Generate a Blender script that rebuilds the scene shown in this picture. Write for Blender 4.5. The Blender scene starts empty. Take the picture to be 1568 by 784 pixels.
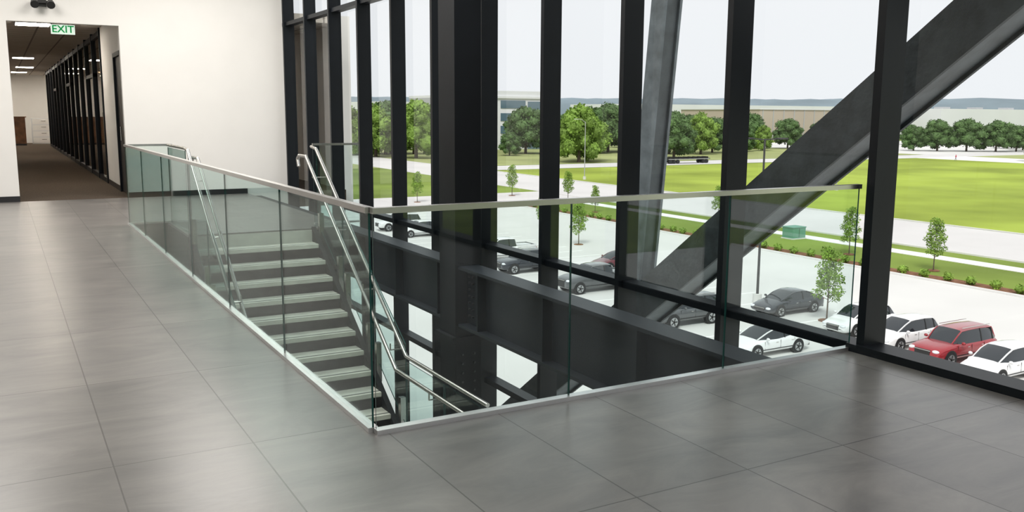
import bpy, math, random
import numpy as np
from mathutils import Vector, Matrix
random.seed(7); rng=np.random.default_rng(7)
scene=bpy.context.scene
scene.view_settings.view_transform='Standard'
COL=bpy.context.collection

# ------------------------------------------------------------------ materials
def newmat(name):
    m=bpy.data.materials.new(name); m.use_nodes=True
    nt=m.node_tree; b=nt.nodes['Principled BSDF']
    return m,nt,b
def mat(name,col,rough=.5,metal=0.,noise=0.,nscale=5.,bump=0.,bscale=None,coat=0.,emit=None,estr=0.,spec=.5):
    m,nt,b=newmat(name)
    b.inputs['Roughness'].default_value=rough; b.inputs['Metallic'].default_value=metal
    b.inputs['Specular IOR Level'].default_value=spec
    if coat: b.inputs['Coat Weight'].default_value=coat; b.inputs['Coat Roughness'].default_value=.05
    tc=nt.nodes.new('ShaderNodeTexCoord')
    n=nt.nodes.new('ShaderNodeTexNoise'); n.inputs['Scale'].default_value=nscale; n.inputs['Detail'].default_value=5
    nt.links.new(tc.outputs['Object'],n.inputs['Vector'])
    r=nt.nodes.new('ShaderNodeValToRGB')
    r.color_ramp.elements[0].position=.3; r.color_ramp.elements[1].position=.7
    r.color_ramp.elements[0].color=tuple(c*(1-noise) for c in col)+(1,)
    r.color_ramp.elements[1].color=tuple(min(1,c*(1+noise)) for c in col)+(1,)
    nt.links.new(n.outputs['Fac'],r.inputs['Fac']); nt.links.new(r.outputs['Color'],b.inputs['Base Color'])
    if bump:
        n2=nt.nodes.new('ShaderNodeTexNoise'); n2.inputs['Scale'].default_value=bscale or nscale*4
        nt.links.new(tc.outputs['Object'],n2.inputs['Vector'])
        bp=nt.nodes.new('ShaderNodeBump'); bp.inputs['Strength'].default_value=bump; bp.inputs['Distance'].default_value=.01
        nt.links.new(n2.outputs['Fac'],bp.inputs['Height']); nt.links.new(bp.outputs['Normal'],b.inputs['Normal'])
    if emit:
        b.inputs['Emission Color'].default_value=emit+(1,); b.inputs['Emission Strength'].default_value=estr
    return m
def glassmat(name,tint,refl=.05,power=5.,f0=None,graz=None):
    m=bpy.data.materials.new(name); m.use_nodes=True; nt=m.node_tree
    nt.nodes.remove(nt.nodes['Principled BSDF'])
    out=nt.nodes['Material Output']
    t=nt.nodes.new('ShaderNodeBsdfTransparent'); t.inputs['Color'].default_value=tint+(1,)
    g=nt.nodes.new('ShaderNodeBsdfGlossy'); g.inputs['Roughness'].default_value=0.
    lw=nt.nodes.new('ShaderNodeLayerWeight'); lw.inputs['Blend'].default_value=.5
    p=nt.nodes.new('ShaderNodeMath'); p.operation='POWER'; p.inputs[1].default_value=power
    ma=nt.nodes.new('ShaderNodeMath'); ma.operation='MULTIPLY_ADD'; ma.inputs[1].default_value=.8; ma.inputs[2].default_value=refl
    mx=nt.nodes.new('ShaderNodeMixShader')
    L=nt.links
    if graz:   # longer path through thick glass at grazing angles -> deeper green
        cr=nt.nodes.new('ShaderNodeValToRGB'); cr.color_ramp.elements[0].position=f0; cr.color_ramp.elements[0].color=tint+(1,)
        cr.color_ramp.elements[1].position=.95; cr.color_ramp.elements[1].color=graz+(1,)
        L.new(lw.outputs['Facing'],cr.inputs[0]); L.new(cr.outputs[0],t.inputs['Color'])
    L.new(lw.outputs['Facing'],p.inputs[0]); L.new(p.outputs[0],ma.inputs[0]); L.new(ma.outputs[0],mx.inputs[0])
    L.new(t.outputs[0],mx.inputs[1]); L.new(g.outputs[0],mx.inputs[2]); L.new(mx.outputs[0],out.inputs['Surface'])
    return m

M={}
M['white']=mat('wall_paint',(.80,.785,.76),.7,noise=.015,nscale=2,bump=.05,bscale=60)
M['ceil']=mat('ceiling_paint',(.8,.8,.78),.8,noise=.01)
M['base']=mat('baseboard_black',(.015,.015,.017),.4)
M['steel']=mat('black_steel',(.006,.0075,.010),.5,noise=.25,nscale=1.5,bump=.05,bscale=30,spec=.18)
M['steel2']=mat('girder_steel',(.013,.017,.023),.45,noise=.3,nscale=1.2,bump=.05,bscale=20,spec=.3)
M['bolt']=mat('bolt_steel',(.03,.03,.035),.4,noise=.1)
M['frame']=mat('window_frame_black',(.005,.007,.010),.42,noise=.1,spec=.22)
M['brace']=mat('brace_steel',(.050,.060,.066),.55,noise=.35,nscale=6,bump=.3,bscale=25,spec=.3)
M['braceL']=mat('brace_steel_light',(.11,.13,.145),.5,noise=.25,nscale=6,bump=.2,bscale=25)  # second tone of the brace steel; face-by-face shading put into the colour
M['braceG']=mat('brace_steel_grey',(.20,.235,.26),.5,noise=.3,nscale=6,bump=.2,bscale=25)
M['chrome']=mat('stainless_steel',(.58,.57,.55),.25,metal=1.,noise=.05)
M['chromeB']=mat('stainless_channel',(.72,.72,.72),.32,metal=.9,noise=.05)
M['glassrail']=glassmat('railing_glass',(.930,.978,.969),.045,5.5,.3,(.80,.92,.90))
M['glassedge']=mat('glass_edge_green',(.012,.07,.06),.15)
M['window']=glassmat('window_glass',(.94,.955,.96),.03,5.)
M['partglass']=glassmat('partition_glass',(.58,.48,.37),.06,3.)
M['tread']=mat('stair_concrete',(.62,.61,.55),.5,noise=.12,nscale=6,bump=.1,bscale=80)
M['riser']=mat('stair_riser',(.50,.50,.45),.6,noise=.1,nscale=6)
M['nosing']=mat('stair_nosing',(.12,.12,.11),.6)
M['carpet']=mat('carpet',(.10,.078,.06),.95,noise=.35,nscale=40,bump=.4,bscale=300,spec=.1)
M['wood']=mat('walnut',(.16,.07,.032),.4,noise=.4,nscale=4)
M['black']=mat('black_plastic',(.012,.012,.012),.5)
M['emit']=mat('light_panel',(1,1,1),.5,emit=(1.,.91,.78),estr=40)
M['fascia']=mat('slab_fascia',(.05,.055,.06),.5,noise=.2)
M['concrete']=mat('parking_concrete',(.65,.64,.62),.9,noise=.05,nscale=.15,spec=.2)
M['road']=mat('road_concrete',(.60,.585,.575),.9,noise=.06,nscale=.1,spec=.2)
M['walk']=mat('sidewalk',(.78,.77,.74),.9,noise=.04,nscale=.3,spec=.2)
M['curb']=mat('curb',(.70,.69,.67),.9,noise=.05,nscale=1)
M['paintline']=mat('parking_stripe',(.90,.90,.88),.8)
M['grass']=mat('lawn',(.18,.245,.05),.95,noise=.35,nscale=.06,bump=.3,bscale=3,spec=.1)
M['field']=mat('field_grass',(.28,.35,.055),.95,noise=.30,nscale=.05,bump=.3,bscale=2,spec=.1)
M['lawn2']=mat('far_lawn',(.30,.33,.14),.95,noise=.25,nscale=.04,spec=.1)
M['mulch']=mat('mulch',(.20,.10,.06),.95,noise=.4,nscale=2,bump=.5,bscale=15,spec=.1)
M['leafY']=mat('leaf_young',(.20,.32,.05),.6,noise=.4,nscale=2,spec=.2)
M['leafB']=mat('leaf_bright',(.17,.27,.05),.6,noise=.45,nscale=.5,spec=.2)
M['leafD']=mat('leaf_dark',(.085,.15,.05),.6,noise=.5,nscale=.4,spec=.2)
M['bark']=mat('bark',(.10,.075,.055),.9,noise=.3,nscale=8)
M['haze']=mat('treeline_hazed',(.20,.25,.28),.9,noise=.2,nscale=.01,spec=.05)  # bluish aerial haze is mixed into the treeline colour
M['tan']=mat('tan_precast',(.47,.40,.33),.9,noise=.05,nscale=.05,spec=.1)
M['whb']=mat('white_precast',(.70,.71,.72),.8,noise=.03,nscale=.05,spec=.1)
M['gryb']=mat('grey_panel',(.40,.41,.42),.7,noise=.05,nscale=.05)
M['bglass']=mat('tinted_building_glass',(.10,.16,.20),.1,spec=.8)
M['tire']=mat('tire',(.012,.012,.013),.8)
M['rim']=mat('alloy_rim',(.45,.46,.47),.3,metal=.8)
M['cglass']=mat('car_glass',(.015,.02,.025),.05,spec=.8)
M['lampw']=mat('headlight',(.75,.77,.8),.1,spec=.8)
M['lampr']=mat('taillight',(.35,.01,.01),.2)
M['pole']=mat('pole_dark',(.03,.03,.032),.5)
M['galv']=mat('galvanised',(.45,.46,.47),.5,metal=.5)
M['ubox']=mat('utility_green',(.10,.28,.20),.6)
def paint(n,c,metal=.3): return mat('car_paint_'+n,c,.25,metal=metal,coat=.8,noise=.01)

# tiled floor
def tilemat():
    m,nt,b=newmat('slate_tile'); L=nt.links
    tc=nt.nodes.new('ShaderNodeTexCoord')
    mp=nt.nodes.new('ShaderNodeMapping'); mp.inputs['Location'].default_value=(-.058,-.162,0)
    L.new(tc.outputs['Object'],mp.inputs['Vector'])
    br=nt.nodes.new('ShaderNodeTexBrick'); br.offset=0; br.squash=1
    for k,v in (('Scale',1.),('Mortar Size',.0035),('Mortar Smooth',.1),('Brick Width',.596),('Row Height',1.342),('Bias',0.)): br.inputs[k].default_value=v
    br.inputs['Color1'].default_value=(.146,.139,.134,1); br.inputs['Color2'].default_value=(.174,.166,.160,1); br.inputs['Mortar'].default_value=(.035,.030,.027,1)
    L.new(mp.outputs[0],br.inputs['Vector'])
    # veins
    mp2=nt.nodes.new('ShaderNodeMapping'); mp2.inputs['Rotation'].default_value=(0,0,.6); mp2.inputs['Scale'].default_value=(1,2.6,1)
    L.new(tc.outputs['Object'],mp2.inputs['Vector'])
    n=nt.nodes.new('ShaderNodeTexNoise'); n.inputs['Scale'].default_value=1.3; n.inputs['Detail'].default_value=9; n.inputs['Roughness'].default_value=.66; n.inputs['Distortion'].default_value=1.0
    L.new(mp2.outputs[0],n.inputs['Vector'])
    r=nt.nodes.new('ShaderNodeValToRGB'); r.color_ramp.elements[0].position=.28; r.color_ramp.elements[1].position=.75
    r.color_ramp.elements[0].color=(.62,.62,.63,1); r.color_ramp.elements[1].color=(1.45,1.42,1.38,1)
    L.new(n.outputs['Fac'],r.inputs['Fac'])
    mx=nt.nodes.new('ShaderNodeMix'); mx.data_type='RGBA'; mx.blend_type='MULTIPLY'; mx.inputs[0].default_value=1
    L.new(br.outputs['Color'],mx.inputs[6]); L.new(r.outputs['Color'],mx.inputs[7])
    L.new(mx.outputs[2],b.inputs['Base Color'])
    rr=nt.nodes.new('ShaderNodeMapRange'); rr.inputs[3].default_value=.27; rr.inputs[4].default_value=.34
    L.new(n.outputs['Fac'],rr.inputs[0]); L.new(rr.outputs[0],b.inputs['Roughness'])
    bp=nt.nodes.new('ShaderNodeBump'); bp.inputs['Strength'].default_value=.2; bp.inputs['Distance'].default_value=.003
    iv=nt.nodes.new('ShaderNodeMath'); iv.operation='MULTIPLY_ADD'; iv.inputs[1].default_value=-1.; L.new(br.outputs['Fac'],iv.inputs[0]); iv.inputs[2].default_value=1.
    L.new(iv.outputs[0],bp.inputs['Height']); L.new(bp.outputs['Normal'],b.inputs['Normal'])
    b.inputs['Specular IOR Level'].default_value=.95
    return m
M['tile']=tilemat()
def ceilgrid():
    m,nt,b=newmat('acoustic_ceiling'); L=nt.links
    tc=nt.nodes.new('ShaderNodeTexCoord'); br=nt.nodes.new('ShaderNodeTexBrick'); br.offset=0
    for k,v in (('Scale',1.),('Mortar Size',.02),('Brick Width',.6),('Row Height',.6)): br.inputs[k].default_value=v
    br.inputs['Color1'].default_value=(.62,.57,.51,1); br.inputs['Color2'].default_value=(.66,.61,.55,1); br.inputs['Mortar'].default_value=(.25,.22,.2,1)
    L.new(tc.outputs['Object'],br.inputs['Vector']); L.new(br.outputs['Color'],b.inputs['Base Color']); b.inputs['Roughness'].default_value=.9
    return m
M['cgrid']=ceilgrid()

# ------------------------------------------------------------------ mesh builder
class B:
    def __init__(s): s.v=[];s.f=[];s.m=[];s.sm=[];s.mats=[]
    def mi(s,k):
        if k not in s.mats: s.mats.append(k)
        return s.mats.index(k)
    def add(s,vs,fs,k,smooth=False):
        o=len(s.v); s.v+= [tuple(v) for v in vs]
        i=s.mi(k)
        for f in fs: s.f.append(tuple(a+o for a in f)); s.m.append(i); s.sm.append(smooth)
    def box(s,a,b,k,mx=None):
        x0,y0,z0=a;x1,y1,z1=b
        vs=[Vector(p) for p in ((x0,y0,z0),(x1,y0,z0),(x1,y1,z0),(x0,y1,z0),(x0,y0,z1),(x1,y0,z1),(x1,y1,z1),(x0,y1,z1))]
        if mx: vs=[mx@v for v in vs]
        s.add(vs,[(0,3,2,1),(4,5,6,7),(0,1,5,4),(1,2,6,5),(2,3,7,6),(3,0,4,7)],k)
    def hexa(s,bot,top,k):
        s.add(list(bot)+list(top),[(0,3,2,1),(4,5,6,7),(0,1,5,4),(1,2,6,5),(2,3,7,6),(3,0,4,7)],k)
    def quad(s,pts,k): s.add(pts,[tuple(range(len(pts)))],k)
    def beam(s,p,q,w,h,k,up=(0,0,1)):
        p=Vector(p);q=Vector(q);d=(q-p);L=d.length;d.normalize()
        r=d.cross(Vector(up)); 
        if r.length<1e-4: r=Vector((1,0,0))
        r.normalize(); u=r.cross(d)
        c=[]
        for e in (p,q):
            for a,b in ((-1,-1),(1,-1),(1,1),(-1,1)): c.append(e+r*(a*w/2)+u*(b*h/2))
        s.add(c,[(0,3,2,1),(4,5,6,7),(0,1,5,4),(1,2,6,5),(2,3,7,6),(3,0,4,7)],k)
    def cyl(s,p,q,r0,k,r1=None,n=12,cap=True):
        p=Vector(p);q=Vector(q);r1=r0 if r1 is None else r1
        d=(q-p).normalized(); a=d.orthogonal().normalized(); b=d.cross(a)
        vs=[]
        for e,r in ((p,r0),(q,r1)):
            for i in range(n):
                t=2*math.pi*i/n; vs.append(e+a*(r*math.cos(t))+b*(r*math.sin(t)))
        s.add(vs,[(i,(i+1)%n,n+(i+1)%n,n+i) for i in range(n)],k,True)
        if cap:
            s.add(vs[:n],[tuple(range(n-1,-1,-1))],k); s.add(vs[n:],[tuple(range(n))],k)
    def tube(s,path,r,k,n=12):
        P=[Vector(p) for p in path]
        for i in range(len(P)-1): s.cyl(P[i],P[i+1],r,k,n=n)
        for p in P[1:-1]: s.ball(p,(r,r,r),k,12,8)
    def ball(s,c,r,k,nu=12,nv=8,jit=0.):
        vs=[(c[0],c[1],c[2]+r[2])]
        for j in range(1,nv):
            ph=math.pi*j/nv
            for i in range(nu):
                th=2*math.pi*i/nu; q=1+random.uniform(-jit,jit)
                vs.append((c[0]+r[0]*q*math.sin(ph)*math.cos(th),c[1]+r[1]*q*math.sin(ph)*math.sin(th),c[2]+r[2]*q*math.cos(ph)))
        vs.append((c[0],c[1],c[2]-r[2])); fs=[]
        for i in range(nu): fs.append((0,1+i,1+(i+1)%nu))
        for j in range(nv-2):
            for i in range(nu):
                a=1+j*nu+i;b=1+j*nu+(i+1)%nu; fs.append((a,a+nu,b+nu,b))
        e=len(vs)-1; o=1+(nv-2)*nu
        for i in range(nu): fs.append((o+i,e,o+(i+1)%nu))
        s.add(vs,fs,k,True)
    def mesh(s,name):
        me=bpy.data.meshes.new(name); me.from_pydata(s.v,[],s.f)
        for k in s.mats: me.materials.append(M[k] if isinstance(k,str) else k)
        me.polygons.foreach_set('material_index',s.m); me.polygons.foreach_set('use_smooth',s.sm); me.update()
        return me
    def done(s,name,loc=(0,0,0),rot=0,parent=None,bevel=0):
        o=bpy.data.objects.new(name,s.mesh(name)); o.location=loc; o.rotation_euler=(0,0,rot); COL.objects.link(o)
        if parent: o.parent=parent
        if bevel:
            md=o.modifiers.new('bevel','BEVEL'); md.width=bevel; md.segments=2; md.limit_method='ANGLE'
        return o
def simplebox(name,a,b,k):
    x=B(); x.box(a,b,k); return x.done(name)
def empty(name,loc=(0,0,0)):
    e=bpy.data.objects.new(name,None); e.location=loc; COL.objects.link(e); return e

W=3.455; D=13.41; H=1.07; GZ=-10.8; CEIL=4.7; YF=-10.72
# ------------------------------------------------------------------ room shell
f=B()
f.box((-8,YF,-.5),(0,D,0),'tile')
f.box((0,YF,-.5),(W+.0,0,0),'tile')
f.box((0,9.26,-.5),(.5,D,0),'tile')
f.box((.5,7.72,-.5),(2.57,D,0),'tile')
f.done('floor')
fa=B()  # dark fascia lining the opening
fa.box((-.0,.0,-.52),(.012,9.26,-.03),'fascia'); fa.box((.0,.0,-.52),(W,.012,-.03),'fascia')
fa.box((.012,9.248,-.52),(.5,9.26,-.02),'fascia'); fa.box((.488,7.72,-.52),(.5,9.26,-.02),'fascia')
fa.box((2.1,7.708,-.52),(2.57,7.72,-.02),'fascia')
fa.done('trim_1')
simplebox('floor_lower',(-8,YF,-5.9),(W-.2,D,-5.4),'carpet')
simplebox('ceiling',(-8,YF,CEIL),(W+.2,D+.2,CEIL+.3),'ceil')
simplebox('wall_left',(-8.2,YF,-10.8),(-8,D+.2,CEIL),'white')
simplebox('wall_front',(-8.2,YF-.2,-10.8),(-4,YF,CEIL),'white')
simplebox('wall_lower_back',(-8,D,-10.8),(W-.02,D+.15,-.5),'white')
w=B(); w.box((-8,D,-.5),(-1.23,D+.15,CEIL),'white'); w.box((-1.23,D,2.99),(.478,D+.15,CEIL),'white'); w.box((.478,D,-.5),(W-.02,D+.15,CEIL),'white')
w.done('wall_back')
w=B(); w.box((-8,D-.012,0),(-1.23,D,.095),'base'); w.box((.478,D-.012,0),(2.57,D,.095),'base'); w.done('baseboard_back')

# ------------------------------------------------------------------ corridor
CW=.52
simplebox('floor_corridor',(-4.2,D+.001,-.3),(CW+4,46,-.002),'carpet')
simplebox('ceiling_corridor',(-4.2,D+.15,3.25),(CW+4,46,3.4),'cgrid')
simplebox('wall_corridor_end',(-4.2,46,-.3),(CW+4,46.2,3.4),'white')
simplebox('wall_corridor_left',(-4.4,D+.15,-.3),(-4.2,46,3.4),'white')
simplebox('wall_corridor_right',(CW+4,D+.15,-.3),(CW+4.2,46,3.4),'white')
simplebox('wall_corridor_near',(CW,D+.15,0),(CW+.12,13.75,3.25),'white'); simplebox('wall_corridor_header',(CW,13.75,2.6),(CW+.12,14.9,3.25),'white'); simplebox('wall_corridor_pier',(CW,14.9,0),(CW+.12,17.1,3.25),'white')
simplebox('baseboard_corridor',(CW-.012,14.95,0),(CW,17.1,.1),'base')
w=B(); w.box((CW-.02,13.75,0),(CW+.1,13.83,2.6),'frame'); w.box((CW-.02,14.82,0),(CW+.1,14.9,2.6),'frame'); w.box((CW-.02,13.75,2.52),(CW+.1,14.9,2.6),'frame'); w.box((CW+.02,13.83,.01),(CW+.07,14.82,2.52),'base')
w.cyl((CW-.05,13.95,1.0),(CW-.05,13.95,1.25),.012,'chrome'); w.done('door_1')
w=B(); y=17.1
while y<41.0:
    w.box((CW-.03,y,0),(CW+.09,y+.11,3.25),'frame'); y+=1.85
for z in (0,3.1): w.box((CW-.02,17.1,z),(CW+.08,41.1,z+.1),'frame')
for y in (18.95,26.35,33.75): w.box((CW-.02,y,2.3),(CW+.08,y+1.85,2.38),'frame')
w.box((CW+.02,17.1,.1),(CW+.03,41.1,3.1),'partglass'); w.box((CW-.03,41,0),(CW+.09,41.2,3.25),'frame')
w.done('glass_partition')
# corridor lights; extra panels are added to brighten the corridor
for (x,y) in ((-.72,16.9),(-.6,30),(-.5,42.3),(-3,21),(-3.2,33.),(-3,39),(-2.2,44),(-.4,37),(1.6,44),(2.6,20),(2.6,24),(2.6,29),(2.6,34),(2.6,40)):
    w=B(); w.box((x-.3,y-.3,3.225),(x+.3,y+.3,3.25),'emit'); w.box((x-.33,y-.33,3.235),(x+.33,y+.33,3.25),'base'); w.done('ceiling_light')
# exit signs
def exit_sign(x,y,z,s=1.):
    e=empty('exit_sign',(x,y,z))
    w=B(); w.box((-.21*s,-.02,-.09*s),(.21*s,.02,.09*s),'exitface'); w.box((-.03,-.02,.09*s),(.03,.02,3.25-z),'whb'); w.done('housing',parent=e)
    c=bpy.data.curves.new('letters','FONT'); c.body='EXIT'; c.size=.19*s; c.align_x='CENTER'; c.align_y='CENTER'; c.extrude=.002; c.offset=.003
    c.materials.append(M['exitgreen']); o=bpy.data.objects.new('letters',c); o.rotation_euler=(math.pi/2,0,0); o.location=(0,-.023,0); o.parent=e; COL.objects.link(o)
M['exitface']=mat('exit_sign_face',(.9,.95,.9),.4,emit=(.85,1.,.88),estr=.7)
M['exitgreen']=mat('exit_sign_green',(.0,.35,.08),.4,emit=(.0,.42,.10),estr=.4)
exit_sign(-.36,14.0,2.93,.9); exit_sign(-1.45,33.5,2.75,.8)
# desk & cabinets at end
w=B(); w.box((-3.9,42.4,0),(-.4,43.2,.75),'wood'); w.box((-3.9,42.4,.75),(-.4,42.5,1.25),'wood'); w.box((-3.95,42.35,1.25),(-.35,42.65,1.29),'wood'); w.box((-3.9,42.38,0),(-.4,42.4,.08),'base'); w.done('reception_desk')
w=B(); w.box((-.1,44.5,0),(.9,45,1.2),'whb')
for i in range(4): w.box((-.06,44.48,.05+i*.29),(.86,44.5,.3+i*.29),'white'); w.box((.3,44.46,.2+i*.29),(.5,44.48,.22+i*.29),'chrome')
w.done('filing_cabinet')
w=B(); w.box((-2.2,42.6,.75),(-1.9,42.8,.77),'black'); w.box((-2.07,42.68,.77),(-2.03,42.72,1.2),'black'); w.box((-2.35,42.66,1.15),(-1.75,42.69,1.5),'black'); w.done('computer_monitor')
# emergency light above the doorway
w=B(); w.box((-.74,D-.06,3.24),(-.62,D-.001,3.36),'black'); w.cyl((-.8,D-.10,3.31),(-.8,D-.22,3.25),.05,'black',r1=.065); w.cyl((-.56,D-.10,3.31),(-.56,D-.22,3.25),.05,'black',r1=.065)
w.box((-.84,D-.11,3.29),(-.52,D-.05,3.33),'black'); w.done('emergency_light')

# ------------------------------------------------------------------ curtain wall
ys=[-.08+1.33*k for k in range(-8,11)]
w=B()
for y in ys:
    w.box((W-.16,y-.03,-10.6),(W+.02,y+.03,CEIL),'frame')
    w.box((W+.02,y-.025,-10.6),(W+.05,y+.025,CEIL),'frame')
for z in (-5.3,-1.60,-.0,3.15):
    w.box((W-.12,ys[0],z-.03),(W+.02,D,z+.035),'frame')
w.box((W-.20,YF,.0),(W-.0,-.0,.05),'frame')
w.box((W-.05,YF,-.5),(W+.02,-.0,.0),'frame')
w.done('window_frame')
w=B()
for i in range(6):
    x=W-.03-1.49*i; w.box((x-.03,YF-.02,.0),(x+.03,YF+.16,CEIL),'frame')
for z in (0,3.15): w.box((-4,YF-.02,z),(W,YF+.12,z+.06),'frame')
w.done('window_frame')  # frame of the added front glazing
g=B(); g.quad([(W,YF,-10.6),(W,D,-10.6),(W,D,CEIL),(W,YF,CEIL)],'window'); g.done('window_1')
g=B(); g.quad([(-4,YF,0),(W,YF,0),(W,YF,CEIL),(-4,YF,CEIL)],'window'); g.done('window_front_added')  # front glazing out of view, added to bring daylight onto the foreground floor

# ------------------------------------------------------------------ structural steel
def girder(y0,y1,st,bolts):
    w=B()
    w.box((2.58,y0,-.08),(2.82,y1,-.05),'steel2'); w.box((2.58,y0,-.69),(2.82,y1,-.66),'steel2'); w.box((2.69,y0,-.66),(2.71,y1,-.08),'steel2')
    for y in st: w.box((2.59,y,-.66),(2.81,y+.02,-.08),'steel2')
    if bolts:
        for dz in range(7):
            for dy in (4.22,4.30): w.cyl((2.69,dy,-.15-dz*.07),(2.665,dy,-.15-dz*.07),.011,'bolt',n=8)
    w.done('steel_girder')
girder(0.02,4.365,(1.35,2.7,3.95),True); girder(4.755,D-.02,(4.9,6.1,7.4,9,10.5,12),False)
w=B()
w.box((2.55,4.37,-10.8),(2.575,4.75,CEIL),'steel'); w.box((2.825,4.37,-10.8),(2.85,4.75,CEIL),'steel'); w.box((2.575,4.37,-10.8),(2.825,4.395,CEIL),'steel'); w.box((2.575,4.725,-10.8),(2.825,4.75,CEIL),'steel')
w.box((2.50,4.33,-.86),(2.9,4.79,-.8),'steel')
for z in (-1.0,-1.1,-1.2,-1.3,-1.4):
    for x in (2.63,2.77): w.cyl((x,4.37,z),(x,4.355,z),.011,'bolt',n=8)
w.done('steel_column')
# diagonal braces outside glass
def brace(name,p,q,wd,dp,ks=('brace','brace','braceL','brace')):
    b=B(); p=Vector(p);q=Vector(q);d=(q-p).normalized(); r=Vector((1,0,0)); u=r.cross(d).normalized()
    def bx(r0,r1,u0,u1,k):
        c=[e+r*a+u*bb for e in (p,q) for a,bb in ((r0,u0),(r1,u0),(r1,u1),(r0,u1))]
        b.add(c,[(0,3,2,1),(4,5,6,7),(0,1,5,4),(1,2,6,5),(2,3,7,6),(3,0,4,7)],k)
    bx(-dp/2,-dp/2+.03,-wd/2,wd/2,ks[0]); bx(dp/2-.03,dp/2,-wd/2,wd/2,ks[1])
    bx(-dp/2+.03,dp/2-.03,-wd/2+.03,-wd/2+.05,ks[2]); bx(-dp/2+.03,dp/2-.03,wd/2-.05,wd/2-.03,ks[3])
    return b.done(name)
BX=W+1.0
brace('diagonal_brace',(BX,-4.0,-.62+7.75*.745),(BX,11.0,-.62-(7.25)*.745),.36,.36)
brace('diagonal_brace',(BX,3.80,-1.0),(BX,3.05,6.2),.22,.22,('braceG','braceG','braceL','braceL'))  # paler left face and duller side face: light put into the colours

# ------------------------------------------------------------------ glass railings
def glass_panel(b,p0,p1,z0,z1,t=.010,k='glassrail'):
    p0=Vector(p0);p1=Vector(p1);d=(p1-p0).normalized();n=Vector((-d.y,d.x,0))*t/2
    a=[p0-n,p1-n,p1+n,p0+n]
    bot=[Vector((q.x,q.y,q.z+z0)) for q in a]; top=[Vector((q.x,q.y,q.z+z1)) for q in a]
    o=bot+top
    b.add(o,[(0,1,5,4),(2,3,7,6)],k)
    b.add(o,[(0,3,2,1),(4,5,6,7),(1,2,6,5),(3,0,4,7)],'glassedge')
def railing(name,p0,p1,n):
    b=B(); p0=Vector(p0);p1=Vector(p1);d=(p1-p0)
    for i in range(n):
        a=p0+d*(i/n)+d.normalized()*.003; c=p0+d*((i+1)/n)-d.normalized()*.003
        glass_panel(b,a,c,-.3,H-.015)
    b.beam(p0+Vector((0,0,H)),p1+Vector((0,0,H)),.04,.028,'chrome')
    b.beam(p0+Vector((0,0,.010)),p1+Vector((0,0,.010)),.05,.025,'chromeB')
    return b.done(name)
railing('glass_railing',(0.0,0.03,0),(0.0,9.26,0),6)
railing('glass_railing',(-.0,0.0,0),(3.29,0.0,0),3)
railing('glass_railing',(0.02,9.26,0),(.6,9.26,0),1)
railing('glass_railing',(2.16,7.9,.03),(2.80,7.9,.03),1)

# ------------------------------------------------------------------ staircase
R=.175; T=.27; N=12; XL,XR=.56,2.06; Y0=7.72; YE=2.85
b=B()
for i in range(1,N):
    z=-i*R; y1=Y0-(i-1)*T; y0=y1-T
    b.box((XL,y0-.025,z-.05),(XR,y1,z),'tread')
    b.box((XL,y1-.02,z),(XR,y1,z+R-.05 if i>1 else z+R-.02),'riser')
    b.box((XL,y0+.02,z+.000),(XR,y0+.05,z+.002),'nosing')
    b.box((XL,y0-.02,z-R),(XR,y0,z-.05),'riser')
zl=-N*R; yl=Y0-(N-1)*T
b.box((XL,YE,zl-.12),(XR,yl,zl),'tread')
for x in (XL-.06,XR+.0):
    b.add([(x,Y0+.0,-.42),(x+.06,Y0,-.42),(x+.06,Y0,.02),(x,Y0,.02),(x,yl-.1,zl-.42),(x+.06,yl-.1,zl-.42),(x+.06,yl-.1,zl+.1),(x,yl-.1,zl+.1)],[(0,1,2,3),(7,6,5,4),(0,4,5,1),(1,5,6,2),(2,6,7,3),(3,7,4,0)],'steel')
    b.box((x,YE,zl-.42),(x+.06,yl-.1,zl+.1),'steel')
b.box((XL,YE-.06,zl-.42),(XR,YE,zl+.1),'steel')
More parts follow.
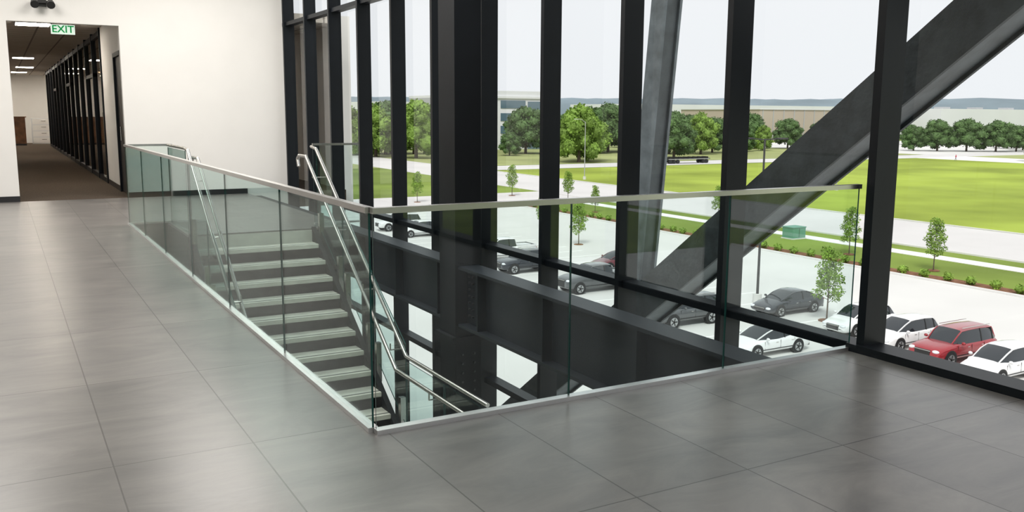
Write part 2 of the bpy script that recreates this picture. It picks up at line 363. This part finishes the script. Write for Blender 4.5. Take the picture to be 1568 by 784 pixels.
# lower flight (goes on down to the floor below)
for i in range(1,N+7):
    z=zl-i*R; y1=yl-.6+(i-1)*T
    b.box((XL-1.75,y1,z-.05),(XL-.25,y1+T+.02,z),'tread'); b.box((XL-1.75,y1,z),(XL-.25,y1+.02,z+R-.05),'riser')
b.box((XL-1.81,YE,zl-.3),(XL-.06,yl-.6,zl-.001),'tread')
b.done('staircase')
def stair_side(name,xg,xh,sgn):
    b=B()
    sl=R/T
    def zf(y): 
        if y>Y0: return 0
        if y<yl: return zl
        return -(Y0-y)*sl
    ysp=[Y0,6.72,5.72,yl,3.8,YE+.05]
    for i in range(len(ysp)-1):
        a,c=ysp[i]-.015,ysp[i+1]+.015
        za,zc=zf(a),zf(c); t=.005
        v=[(xg-t,a,za+.08),(xg-t,c,zc+.08),(xg-t,c,zc+1.0),(xg-t,a,za+1.0),(xg+t,a,za+.08),(xg+t,c,zc+.08),(xg+t,c,zc+1.0),(xg+t,a,za+1.0)]
        b.add(v,[(0,1,2,3),(7,6,5,4)],'glassrail'); b.add(v,[(0,4,5,1),(1,5,6,2),(2,6,7,3),(3,7,4,0)],'glassedge')
        for yy in (a-.12,c+.12):
            b.box((xg-.03,yy-.035,zf(yy)-.16),(xg+.03,yy+.035,zf(yy)+.30),'chrome')
    cap=[(xg,Y0+.2,1.07),(xg,Y0,1.05),(xg,yl,zl+1.05),(xg,YE+.05,zl+1.05)]
    if sgn<0: cap=[(xg,9.26,1.07)]+cap[:]
    b.tube(cap,.021,'chrome')
    hr=[(xh,Y0+.40,.80),(xh,Y0+.44,.90),(xh,Y0+.36,.95),(xh,Y0+.05,.95),(xh,yl,zl+.92),(xh,YE+.2,zl+.92),(xh,YE+.14,zl+.86)]
    b.tube(hr,.021,'chrome')
    for yy in (7.5,6.6,5.7,4.9,3.9,3.2):
        z=zf(yy)+.92
        b.tube([(xh,yy,z-.02),(xh,yy,z-.09),(xg,yy,z-.09)],.008,'chrome',n=6)
    b.done(name)
    if sgn<0: 
        g=B(); glass_panel(g,(xg,9.22,0),(xg,7.9,0),0.0,1.04); g.done('glass_railing')
stair_side('stair_handrail',XR+.09,XR-.03,1)
stair_side('stair_handrail',XL-.02,XL+.10,-1)

# ------------------------------------------------------------------ exterior ground
def patch(name,x0,y0,x1,y1,dz,k):
    simplebox(name,(x0,y0,GZ+.001),(x1,y1,GZ+dz),k)
simplebox('ground',(-1500,-1200,GZ-.5),(2500,3000,GZ),'grass')
patch('parking_lot',4.2,-60,59,106,.04,'concrete')
patch('sidewalk',69,-100,71,106,.05,'walk')
patch('road',74,-150,91.8,600,.04,'road')
patch('road',-80,106,73.8,120,.035,'road')
patch('road',92.3,172,700,186,.05,'road')
patch('field',92.3,-120,238,170,.03,'field')
patch('far_lawn',-200,190,73.8,330,.02,'lawn2')
patch('far_lawn',92.3,188,262,330,.02,'lawn2')
patch('road',238,-100,262,171.9,.06,'walk')
patch('far_lawn',262,60,300,171.9,.02,'lawn2')
patch('parking_lot',262,186.1,420,300,.05,'concrete')
patch('mulch_bed',59.3,-60,61.4,104,.05,'mulch')
w=B()
w.box((59.01,-60,GZ),(59.25,105.9,GZ+.18),'curb')
w.box((73.82,-120,GZ),(73.98,105.9,GZ+.15),'curb'); w.box((92.,-120,GZ),(92.25,171,GZ+.15),'curb')
w.done('curb')
w=B()
for y in np.arange(14,100,2.75):
    w.box((31.2,y-.06,GZ+.042),(36.4,y+.06,GZ+.055),'paintline'); w.box((39,y-.06,GZ+.042),(44.2,y+.06,GZ+.055),'paintline')
w.done('parking_stripes')

# ------------------------------------------------------------------ vegetation
def leaves(centers,radii,n,size,k,trunk,core=None,name='t'):
    b=B()
    for t in trunk: b.cyl(*t)
    if core:
        for c,r in zip(centers,radii): b.ball(c,(r[0]*core,r[1]*core,r[2]*core),k,10,7,jit=.15)
    centers=np.array(centers,float); radii=np.array(radii,float)
    pv=(radii[:,0]*radii[:,1]*radii[:,2])**.67; idx=rng.choice(len(centers),n,p=pv/pv.sum())
    d=rng.normal(size=(n,3)); d/=np.linalg.norm(d,axis=1)[:,None]
    rad=rng.uniform(.55,1.12,n)[:,None]
    c=centers[idx]+d*radii[idx]*rad
    a=rng.normal(size=(n,3)); a/=np.linalg.norm(a,axis=1)[:,None]
    e=np.cross(a,rng.normal(size=(n,3))); e/=np.linalg.norm(e,axis=1)[:,None]
    s=size*rng.uniform(.6,1.3,n)[:,None]
    V=np.stack([c-a*s,c+e*s*.6,c+a*s,c-e*s*.6],1).reshape(-1,3)
    b.add(V.tolist(),[(4*i,4*i+1,4*i+2,4*i+3) for i in range(n)],k)
    return b.mesh(name)
def young(k,seed):
    random.seed(seed)
    tr=[((0,0,0),(0.03,0,4.1),.05,'bark',.015)]
    C=[];Rr=[]
    for i in range(15):
        z=1.15+i*.2; a=i*2.4+random.random(); L=max(.18,.85*(1-abs((z-1.9)/2.7)))
        p=(math.cos(a)*L,math.sin(a)*L,z+.35*L); tr.append(((0,0,z-.1),p,.018,'bark',.005)); C.append((p[0]*.8,p[1]*.8,p[2])); Rr.append((.38,.38,.3))
    C.append((0,0,3.9));Rr.append((.25,.25,.4)); C.append((0,0,2.5));Rr.append((.65,.65,1.0))
    tr.append(((0,0,0),(0,0,.06),.5,'mulch',.45))
    return leaves(C,Rr,2400,.075,k,tr,name='young_tree')
YM=[young('leafY',1),young('leafY',5)]
def big(k,seed,asp=1.):
    random.seed(seed)
    tr=[((0,0,0),(0,0,5),.35,'bark',.2)]
    C=[(0,0,5.6)];Rr=[(3.6*asp,3.6*asp,3.9)]
    for i in range(20):
        a=i*2.4; z=2.0+i*.36+random.uniform(-.4,.4); L=(3.5-.07*(z-4.2)**2)*asp*random.uniform(.8,1.1)
        C.append((math.cos(a)*L,math.sin(a)*L,z)); q=random.uniform(1.1,1.9); Rr.append((q*asp,q*asp,q*.85)); tr.append(((0,0,2.2),(C[-1][0]*.6,C[-1][1]*.6,z*.9),.12,'bark',.05))
    C.append((0.3,0,9.4));Rr.append((1.5,1.5,1.3)); C.append((-.9,.5,8.8));Rr.append((1.3,1.3,1.2))
    return leaves(C,Rr,7000,.30,k,tr,core=.84,name='big_tree')
BD=[big('leafD',3,1.1),big('leafD',8,1.25)]; BB=[big('leafB',4),big('leafB',11,.9)]
def inst(name,me,loc,sc,rot=0):
    o=bpy.data.objects.new(name,me); o.location=loc; o.scale=(sc[0],sc[0],sc[1]) if isinstance(sc,tuple) else (sc,)*3; o.rotation_euler=(0,0,rot); COL.objects.link(o); return o
yt=[(63.4,41.4,1),(64.3,50.5,1),(46,66.8,.95),(72,76,.95),(69,104,1),(49,112,1),(66,115,1.1),(41.4,32.9,1.06),(63.5,29.5,.95),(50,80,.8),(64,66,.8),(64,90,.8),(64,18,1)]
for i,(x,y,sc) in enumerate(yt): inst('young_tree',YM[i%2],(x,y,GZ+.03),sc,i*1.7)
bt=[(99.6,228.7,16.5,'B'),(92,240,15,'B'),(143.5,243,15,'D'),(150,238,13,'D'),(132,233,7,'D'),(129.7,192,15.2,'B'),(136,198,14,'B'),(174,241,16.5,'D'),(163,236,15,'D'),(183,246,14,'D'),
 (167.5,199.4,12.9,'D'),(194,218,13.5,'B'),(186,224,14,'D'),(206,226,12,'D'),(260,244,11.5,'D'),(247,248,10.5,'D'),(272,238,11,'D'),(282,232,9,'D'),(348,257,9,'D'),(301,198,12,'D'),(293,204,11.5,'D'),(309,192,11.5,'D'),(288,210,9,'D'),(318,190,9.5,'D'),(250,141,12.5,'B'),(332,196,9,'D'),(345,210,10,'D'),(235,232,9,'B'),(222,229,10,'D')]
for i in range(16): bt.append((300+i*24+random.uniform(-12,12),325-i*6+random.uniform(-15,15),random.uniform(5,8.5),'D'))
for i in range(16): bt.append((20+i*6+random.uniform(-3,3),262+random.uniform(-10,5),random.uniform(12,17),'D' if i%3 else 'B'))
for i in range(12): bt.append((180+i*9+random.uniform(-3,3),290+random.uniform(-15,20),random.uniform(9,14),'D'))
for i,(x,y,h,k) in enumerate(bt): inst('shade_tree',(BB if k=='B' else BD)[i%2],(x,y,GZ),h/10.8,i*1.3)
# shrub row
C=[];Rr=[]
for y in np.arange(0,100,1.9): C.append((60.3+random.uniform(-.2,.2),y,GZ+.34)); Rr.append((.38,.38,.34))
o=bpy.data.objects.new('shrub_row',leaves(C,Rr,8000,.10,'leafY',[],core=.8,name='shrub_row')); COL.objects.link(o)
# far treeline
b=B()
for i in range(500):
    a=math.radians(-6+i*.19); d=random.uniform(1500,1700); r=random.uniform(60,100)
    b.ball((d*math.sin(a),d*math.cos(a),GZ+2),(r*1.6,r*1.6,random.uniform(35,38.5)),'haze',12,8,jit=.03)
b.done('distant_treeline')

# ------------------------------------------------------------------ far buildings
b=B(); b.box((128,276,GZ),(171,300,7),'gryb'); b.box((150,275,GZ),(171,277,9.6),'whb'); b.box((128,274.5,7),(172,300,7.8),'whb')
for i in range(4): b.box((129,275.7,GZ+1.2+i*4.4),(149.5,276,GZ+3.6+i*4.4),'bglass')
for i in range(4): b.box((152,274.8,GZ+1.2+i*4.4),(162,275,GZ+3.9+i*4.4),'bglass')
b.box((163,274.7,GZ),(169,275,6),'bglass'); b.done('office_building')
b=B(); b.box((330,330,GZ),(420,390,4.6),'tan')
for i in range(12): b.box((332+i*7.3,329.8,GZ),(332.5+i*7.3,330,4.6),'gryb')
for i in range(8): b.box((334+i*11,329.7,GZ),(338+i*11,330,GZ+4),'bglass')
b.box((329.5,329.5,4.6),(420.5,390.5,5.2),'whb'); b.done('warehouse')
b=B(); b.box((430,300,GZ),(760,400,5.7),'whb')
for i in range(20): b.box((434+i*16,299.7,GZ),(440+i*16,300,GZ+4.5),'gryb')
for i in range(9): b.box((460+i*30,320,5.7),(466+i*30,326,7),'gryb')
b.done('warehouse')
b=B(); b.box((420,560,GZ),(740,640,10),'whb'); b.box((430,559.6,GZ+8),(730,560,GZ+11),'bglass'); b.done('warehouse')
b=B(); b.box((230,600,GZ),(330,650,10),'whb'); b.box((232,599.6,GZ+9),(328,600,GZ+12),'bglass'); b.done('warehouse')
b=B(); b.box((60,420,GZ),(110,450,14),'gryb'); 
for i in range(4): b.box((61,419.7,GZ+2+i*5),(109,420,GZ+4.6+i*5),'bglass')
b.done('office_building')

# ------------------------------------------------------------------ vehicles
CARM={}
def carmesh(kind,P):
    key=(kind,P.name)
    if key in CARM: return CARM[key]
    b=B()
    spec={'sedan':dict(L=4.85,w=.93,H=1.45,belt=.93,hood=.90,deck=1.0,gb=(-2.0,1.25),gr=(-.95,.15)),
          'hatch':dict(L=4.5,w=.92,H=1.58,belt=.98,hood=.98,deck=1.0,gb=(-2.12,1.25),gr=(-1.6,.25)),
          'suv':dict(L=4.85,w=.96,H=1.76,belt=1.10,hood=1.10,deck=1.1,gb=(-2.33,1.1),gr=(-2.0,.4)),
          'pickup':dict(L=5.8,w=1.0,H=1.92,belt=1.22,hood=1.22,deck=1.24,gb=(-.95,1.5),gr=(-.8,.75))}[kind]
    L,w,Ht,belt,hood,deck=[spec[k] for k in ('L','w','H','belt','hood','deck')]
    hl=L/2; low=kind in('sedan','hatch'); zb=.24 if low else .36
    nose=.16 if low else .06
    st=[(-hl,w*.80,zb+.18,deck-.22),(-hl+.05,w*.90,zb+.08,deck-.10),(-hl+.15,w*.95,zb+.02,deck-.03),(-hl+.5,w*.985,zb,deck),(-1.2,w,zb,max(belt,deck)-.01),(0,w*.99,zb,belt),(spec['gb'][1],w,zb,hood+.01),
        (hl-1.0,w*.99,zb,hood-.01-nose*.25),(hl-.55,w*.975,zb,hood-.04-nose*.7),(hl-.25,w*.93,zb+.01,hood-.09-nose),(hl-.1,w*.87,zb+.04,hood-.17-nose),(hl-.02,w*.79,zb+.1,hood-.26-nose),(hl,w*.7,zb+.18,hood-.34-nose)]
    vs=[]
    for x,ww,z0,z1 in st:
        h=z1-z0
        half=[(ww*.80,z0),(ww*.94,z0+.06),(ww*.985,z0+.18*h+.03),(ww,z0+.5*h),(ww*.985,z0+.74*h),(ww*.955,z0+.88*h),(ww*.90,z1-.035),(ww*.80,z1),(ww*.42,z1+.03)]
        r=[(x,y,z) for y,z in half]+[(x,-y,z) for y,z in reversed(half)]
        vs+=r; ring=len(r)
    fs=[]
    for i in range(len(st)-1):
        for j in range(ring):
            a=i*ring+j;c=i*ring+(j+1)%ring; fs.append((a,c,c+ring,a+ring))
    b.add(vs,fs,P,True); b.add(vs[:ring],[tuple(range(ring-1,-1,-1))],P); b.add(vs[-ring:],[tuple(range(ring))],P)
    # greenhouse: lofted cross-sections, glass sides and painted roof
    x0,x1=spec['gb'];r0,r1=spec['gr']; wb=w*.90; wr=w*.70; zb2=belt-.04
    S=[(x0,wb*.86,wb*.80,zb2+.04),(x0*.35+r0*.65,wb*.93,wr*.98,zb2+(Ht-zb2)*.70),(r0,wb*.96,wr*.98,Ht-.06),((r0*.6+r1*.4),wb,wr,Ht-.01),((r0*.2+r1*.8),wb,wr,Ht-.02),(r1,wb,wr*.98,Ht-.06),(x1*.4+r1*.6,wb*.97,wr*1.02,zb2+(Ht-zb2)*.66),(x1,wb*.86,wb*.78,zb2+.05)]
    vs=[]
    for x,a,t,z in S:
        h=z-zb2
        half=[(a,zb2),(a*.45+t*.55,zb2+h*.60),(t,zb2+h*.93),(t*.86,z),(t*.4,z+.02*min(1,h*3))]
        vs+=[(x,y,q) for y,q in half]+[(x,-y,q) for y,q in reversed(half)]
    n=10; fg=[];fp=[]
    for i in range(len(S)-1):
        for j in range(n-1):
            a=i*n+j; q=(a,a+1,a+1+n,a+n)
            roof=2<=i<=4
            if roof and j in (2,3,4,5,6): fp.append(q)
            else: fg.append(q)
    b.add(vs,fg,'cglass',True); b.add(vs,fp,P,True)
    def rail(i0,i1,j,wd=.05):
        for i in range(i0,i1): b.beam(vs[i*n+j],vs[(i+1)*n+j],wd,wd*.8,P)
    for j in (2,7): rail(0,2,j,.07); rail(2,5,j,.04); rail(5,7,j,.055)
    for sgn,js in ((1,(0,1,2)),(-1,(9,8,7))):
        for i in ((3,) if kind in('sedan','pickup') else (2,3)):
            for a,c in ((0,1),(1,2)): b.beam(vs[i*n+js[a]],vs[i*n+js[c]],.07,.03,'black',up=(0,1,0))
        b.ball((x1-.38,sgn*(w+.09),belt+.06),(.07,.12,.08),P,8,6)
        b.box((x0+.2,sgn*(w*.995)-.006,zb+.16),(x1,sgn*(w*.995)+.006,zb+.20),'black')
        for dx in (.1,-1.0): b.box((dx-.08,sgn*(w*.985)-.012,belt-.2),(dx+.08,sgn*(w*.985)+.012,belt-.17),'chrome')
        for dx in (.95,-.15,-1.15): b.box((dx-.006,sgn*(w*.985)-.01,zb+.2),(dx+.006,sgn*(w*.985)+.008,belt-.08),'black')
    wr_=.34 if low else .40
    for x in (hl-.95,-hl+1.0):
        for sgn in (-1,1):
            b.cyl((x,sgn*(w-.25),wr_+.02),(x,sgn*(w+.004),wr_+.02),wr_+.06,'black',n=24)
            b.cyl((x,sgn*(w-.2),wr_),(x,sgn*(w+.015),wr_),wr_,'tire',n=24)
            b.cyl((x,sgn*(w+.0),wr_),(x,sgn*(w+.02),wr_),wr_*.68,'rim',n=20)
            for q in range(5):
                t=q*2*math.pi/5+.6; b.beam((x,sgn*(w+.021),wr_),(x+math.cos(t)*wr_*.6,sgn*(w+.021),wr_+math.sin(t)*wr_*.6),.07,.01,'black',up=(0,1,0))
    zh=hood-.2-nose
    for sgn in (-1,1):
        b.ball((hl-.13,sgn*w*.68,zh),(.14,.19,.085),'lampw',10,7)
        b.ball((-hl+.08,sgn*w*.74,deck-.22),(.1,.17,.09),'lampr',10,7)
    b.box((hl-.1,-.42,zb+.14),(hl+.012,.42,zh+.04),'black'); b.box((hl,-.46,zh+.0),(hl+.02,.46,zh+.03),'chrome')
    b.box((-hl-.012,-.25,zb+.25),(-hl+.05,.25,zb+.38),'whb'); b.box((-hl-.02,-w*.8,zb+.02),(-hl+.1,w*.8,zb+.16),'black')
    if kind=='pickup':
        b.box((-hl+.12,-w*.82,belt-.02),(x0-.02,w*.82,belt+.035),'black')
        for sgn in (-1,1): b.box((-hl+.05,sgn*w*.88-.06,belt-.05),(x0,sgn*w*.88+.06,belt+.06),P)
        b.box((-hl+.03,-w*.9,belt-.05),(-hl+.12,w*.9,belt+.06),P)
    if kind=='suv':
        for sgn in (-1,1): b.beam((r0+.1,sgn*(wr-.03),Ht+.05),(r1-.1,sgn*(wr-.03),Ht+.05),.04,.03,'chrome')
    me=b.mesh(kind); CARM[key]=me; return me
def car(name,kind,P,loc,rot):
    o=bpy.data.objects.new(name,carmesh(kind,P)); o.location=loc; o.rotation_euler=(0,0,rot); COL.objects.link(o)
pw=paint('white',(.80,.80,.80),0.); pr=paint('red',(.35,.02,.03)); pg=paint('grey',(.10,.105,.11)); pk=paint('charcoal',(.025,.03,.04)); pm=paint('maroon',(.14,.02,.03))
Z=GZ+.04; PI=math.pi
car('sedan_car','sedan',pw,(32.8,29.4,Z),PI)
car('suv_car','suv',pg,(33.3,36.6,Z),PI)
car('pickup_truck','pickup',pg,(34.6,47.6,Z),PI)
car('pickup_truck','pickup',pw,(35.2,62.3,Z),PI)
car('sedan_car','sedan',pk,(41.2,35.9,Z),PI)
car('suv_car','suv',pr,(40.1,23.7,Z),PI)
car('hatchback_car','hatch',pw,(40.4,26.9,Z),PI)
car('hatchback_car','hatch',pw,(39.4,20.7,Z),PI)
car('hatchback_car','hatch',pw,(41.0,30.2,Z),PI)
car('sedan_car','sedan',pm,(41.3,54.,Z),PI)
car('suv_car','suv',pk,(34.0,56.5,Z),PI)
car('hatchback_car','hatch',pw,(35.,79.5,Z),PI)
car('suv_car','suv',pw,(35.,85,Z),PI)
# flatbed trailer
b=B(); b.box((-7,-1.25,1.0),(7,1.25,1.3),'black')
for x in (-6,-4.8,-3.6,5,6):
    for s in (-1,1): b.cyl((x,s*.8,.5),(x,s*1.25,.5),.5,'tire',n=14)
for x in np.arange(-6.5,7,1.6): b.box((x,-1.25,1.3),(x+.1,1.25,1.7),'black')
b.box((-6.8,-1.27,1.05),(6.8,-1.25,1.2),'galv'); b.done('flatbed_trailer',loc=(153,177,GZ+.05))
# light poles
def lamp(name,loc,h,k,double):
    b=B(); b.cyl((0,0,0),(0,0,.6),.3,'concrete',n=14); b.cyl((0,0,.6),(0,0,h),.09,k,r1=.06)
    if double:
        for s in (-1,1): b.beam((0,0,h-.05),(s*.7,-s*.4,h),.07,.07,k); b.box((s*.45-.35+s*.5,-s*.55-.2,h-.03),(s*.45+.35+s*.5,-s*.55+.2,h+.07),k)
    else:
        b.tube([(0,0,h-.2),(-.8,.0,h+.4),(-1.8,0,h+.5)],.05,k); b.box((-2.5,-.15,h+.42),(-1.7,.15,h+.56),k)
    b.done(name,loc=loc)
lamp('parking_lot_light',(41.6,38.9,Z),10.8,'pole',True)
lamp('street_lamp',(95.7,139.2,GZ),11,'galv',False)
lamp('street_lamp',(120,100,GZ),11,'galv',False)
lamp('parking_lot_light',(300,240,GZ),11,'pole',True)
b=B(); b.box((-1,-.8,0),(1,.8,.12),'concrete'); b.box((-.9,-.7,.12),(.9,.7,1.15),'ubox'); b.box((-.95,-.75,1.15),(.95,.75,1.25),'ubox'); b.box((-.02,-.72,.2),(.02,-.7,1.1),'black'); b.done('utility_box',loc=(68.1,60.6,GZ),bevel=.03)
# pedestrian walking
def person(loc,rot):
    J={'pel':(0,0,.95),'che':(0,0,1.32),'nec':(0,0,1.5),'hea':(.02,0,1.63),'top':(.02,0,1.76),
       'sl':(0,.19,1.44),'el':(-.08,.25,1.16),'hl':(.06,.24,.92),'sr':(0,-.19,1.44),'er':(.05,-.25,1.16),'hr':(.2,-.23,.95),
       'pl':(0,.1,.9),'kl':(.16,.1,.5),'al':(.22,.1,.08),'tl':(.38,.1,.04),'pr':(0,-.1,.9),'kr':(-.08,-.1,.5),'ar':(-.3,-.1,.12),'tr':(-.15,-.1,.04)}
    Rd={'pel':.14,'che':.15,'nec':.06,'hea':.10,'top':.07,'sl':.07,'el':.045,'hl':.03,'sr':.07,'er':.045,'hr':.03,'pl':.1,'kl':.065,'al':.045,'tl':.035,'pr':.1,'kr':.065,'ar':.045,'tr':.035}
    E=[('pel','che'),('che','nec'),('nec','hea'),('hea','top'),('che','sl'),('sl','el'),('el','hl'),('che','sr'),('sr','er'),('er','hr'),('pel','pl'),('pl','kl'),('kl','al'),('al','tl'),('pel','pr'),('pr','kr'),('kr','ar'),('ar','tr')]
    ks=list(J); me=bpy.data.meshes.new('pedestrian'); me.from_pydata([J[k] for k in ks],[(ks.index(a),ks.index(c)) for a,c in E],[])
    m,nt,bs=newmat('clothes'); tc=nt.nodes.new('ShaderNodeTexCoord'); sx=nt.nodes.new('ShaderNodeSeparateXYZ'); r=nt.nodes.new('ShaderNodeValToRGB'); dv=nt.nodes.new('ShaderNodeMath'); dv.operation='DIVIDE'; dv.inputs[1].default_value=1.8
    r.color_ramp.interpolation='CONSTANT'; el=r.color_ramp.elements; el[0].color=(.05,.05,.08,1); el[1].position=.52; el[1].color=(.6,.05,.12,1); e=el.new(.845); e.color=(.5,.3,.22,1); e=el.new(.945); e.color=(.04,.02,.01,1)
    nt.links.new(tc.outputs['Object'],sx.inputs[0]); nt.links.new(sx.outputs['Z'],dv.inputs[0]); nt.links.new(dv.outputs[0],r.inputs[0]); nt.links.new(r.outputs[0],bs.inputs['Base Color'])
    me.materials.append(m)
    o=bpy.data.objects.new('pedestrian',me); COL.objects.link(o); o.location=loc; o.rotation_euler=(0,0,rot)
    sk=o.modifiers.new('skin','SKIN'); 
    if not me.skin_vertices: me.skin_vertices.new()
    for i,k in enumerate(ks): me.skin_vertices[0].data[i].radius=(Rd[k],Rd[k])
    me.skin_vertices[0].data[0].use_root=True
    o.modifiers.new('sub','SUBSURF').levels=1
person((234.5,156.6,GZ+.03),2.5)

# ------------------------------------------------------------------ lights
wd=bpy.data.worlds.new('overcast_sky'); scene.world=wd; wd.use_nodes=True; nt=wd.node_tree; L=nt.links
bg=nt.nodes['Background']; tc=nt.nodes.new('ShaderNodeTexCoord'); sx=nt.nodes.new('ShaderNodeSeparateXYZ'); r=nt.nodes.new('ShaderNodeValToRGB')
n=nt.nodes.new('ShaderNodeTexNoise'); n.inputs['Scale'].default_value=3; n.inputs['Detail'].default_value=4
mm=nt.nodes.new('ShaderNodeMath'); mm.operation='MULTIPLY_ADD'; mm.inputs[1].default_value=.16; 
L.new(tc.outputs['Generated'],sx.inputs[0]); L.new(tc.outputs['Generated'],n.inputs['Vector']); L.new(n.outputs['Fac'],mm.inputs[0]); L.new(sx.outputs['Z'],mm.inputs[2]); L.new(mm.outputs[0],r.inputs[0])
r.color_ramp.elements[0].position=.05; r.color_ramp.elements[0].color=(.80,.82,.845,1); r.color_ramp.elements[1].position=.35; r.color_ramp.elements[1].color=(.88,.885,.895,1)
L.new(r.outputs[0],bg.inputs[0]); bg.inputs[1].default_value=1.15
def lamp_obj(name,typ,loc,rot,**k):
    l=bpy.data.lights.new(name,typ)
    for a,v in k.items(): setattr(l,a,v)
    o=bpy.data.objects.new(name,l); o.location=loc; o.rotation_euler=rot; COL.objects.link(o); return o
sun=lamp_obj('sun','SUN',(0,0,30),(math.radians(28),math.radians(-28),0),energy=2.6,angle=math.radians(15),color=(1,.97,.92))
for (x,y,e) in ((-3.5,-2,65),(1,-6,80),(-3.5,5,90),(-2.5,10.,185),(1.6,10.4,200),(1.4,4,190)):  # lamps out of view; the foreground ones are added daylight fill
    lamp_obj('ceiling_or_fill_lamp','AREA',(x,y,CEIL-.05),(0,0,0),shape='RECTANGLE',size=2.2,size_y=2.2,energy=e,color=(1,.955,.90))

# ------------------------------------------------------------------ camera
cam=bpy.data.cameras.new('camera'); co=bpy.data.objects.new('camera',cam); COL.objects.link(co); scene.camera=co
cam.sensor_width=36; cam.lens=36*1373.06/1568; cam.clip_end=5000; cam.clip_start=.05
yaw,pi_,ro=-.5165,.1567,.0057
d=Vector((math.sin(-yaw)*math.cos(pi_),math.cos(yaw)*math.cos(pi_),-math.sin(pi_)))
rr=Vector((d.y,-d.x,0)).normalized(); u=rr.cross(d)
r2=rr*math.cos(ro)+u*math.sin(ro); u2=-rr*math.sin(ro)+u*math.cos(ro)
mt=Matrix((r2,u2,-d)).transposed().to_4x4(); mt.translation=Vector((-1.4606,-3.8806,1.5109)); co.matrix_world=mt
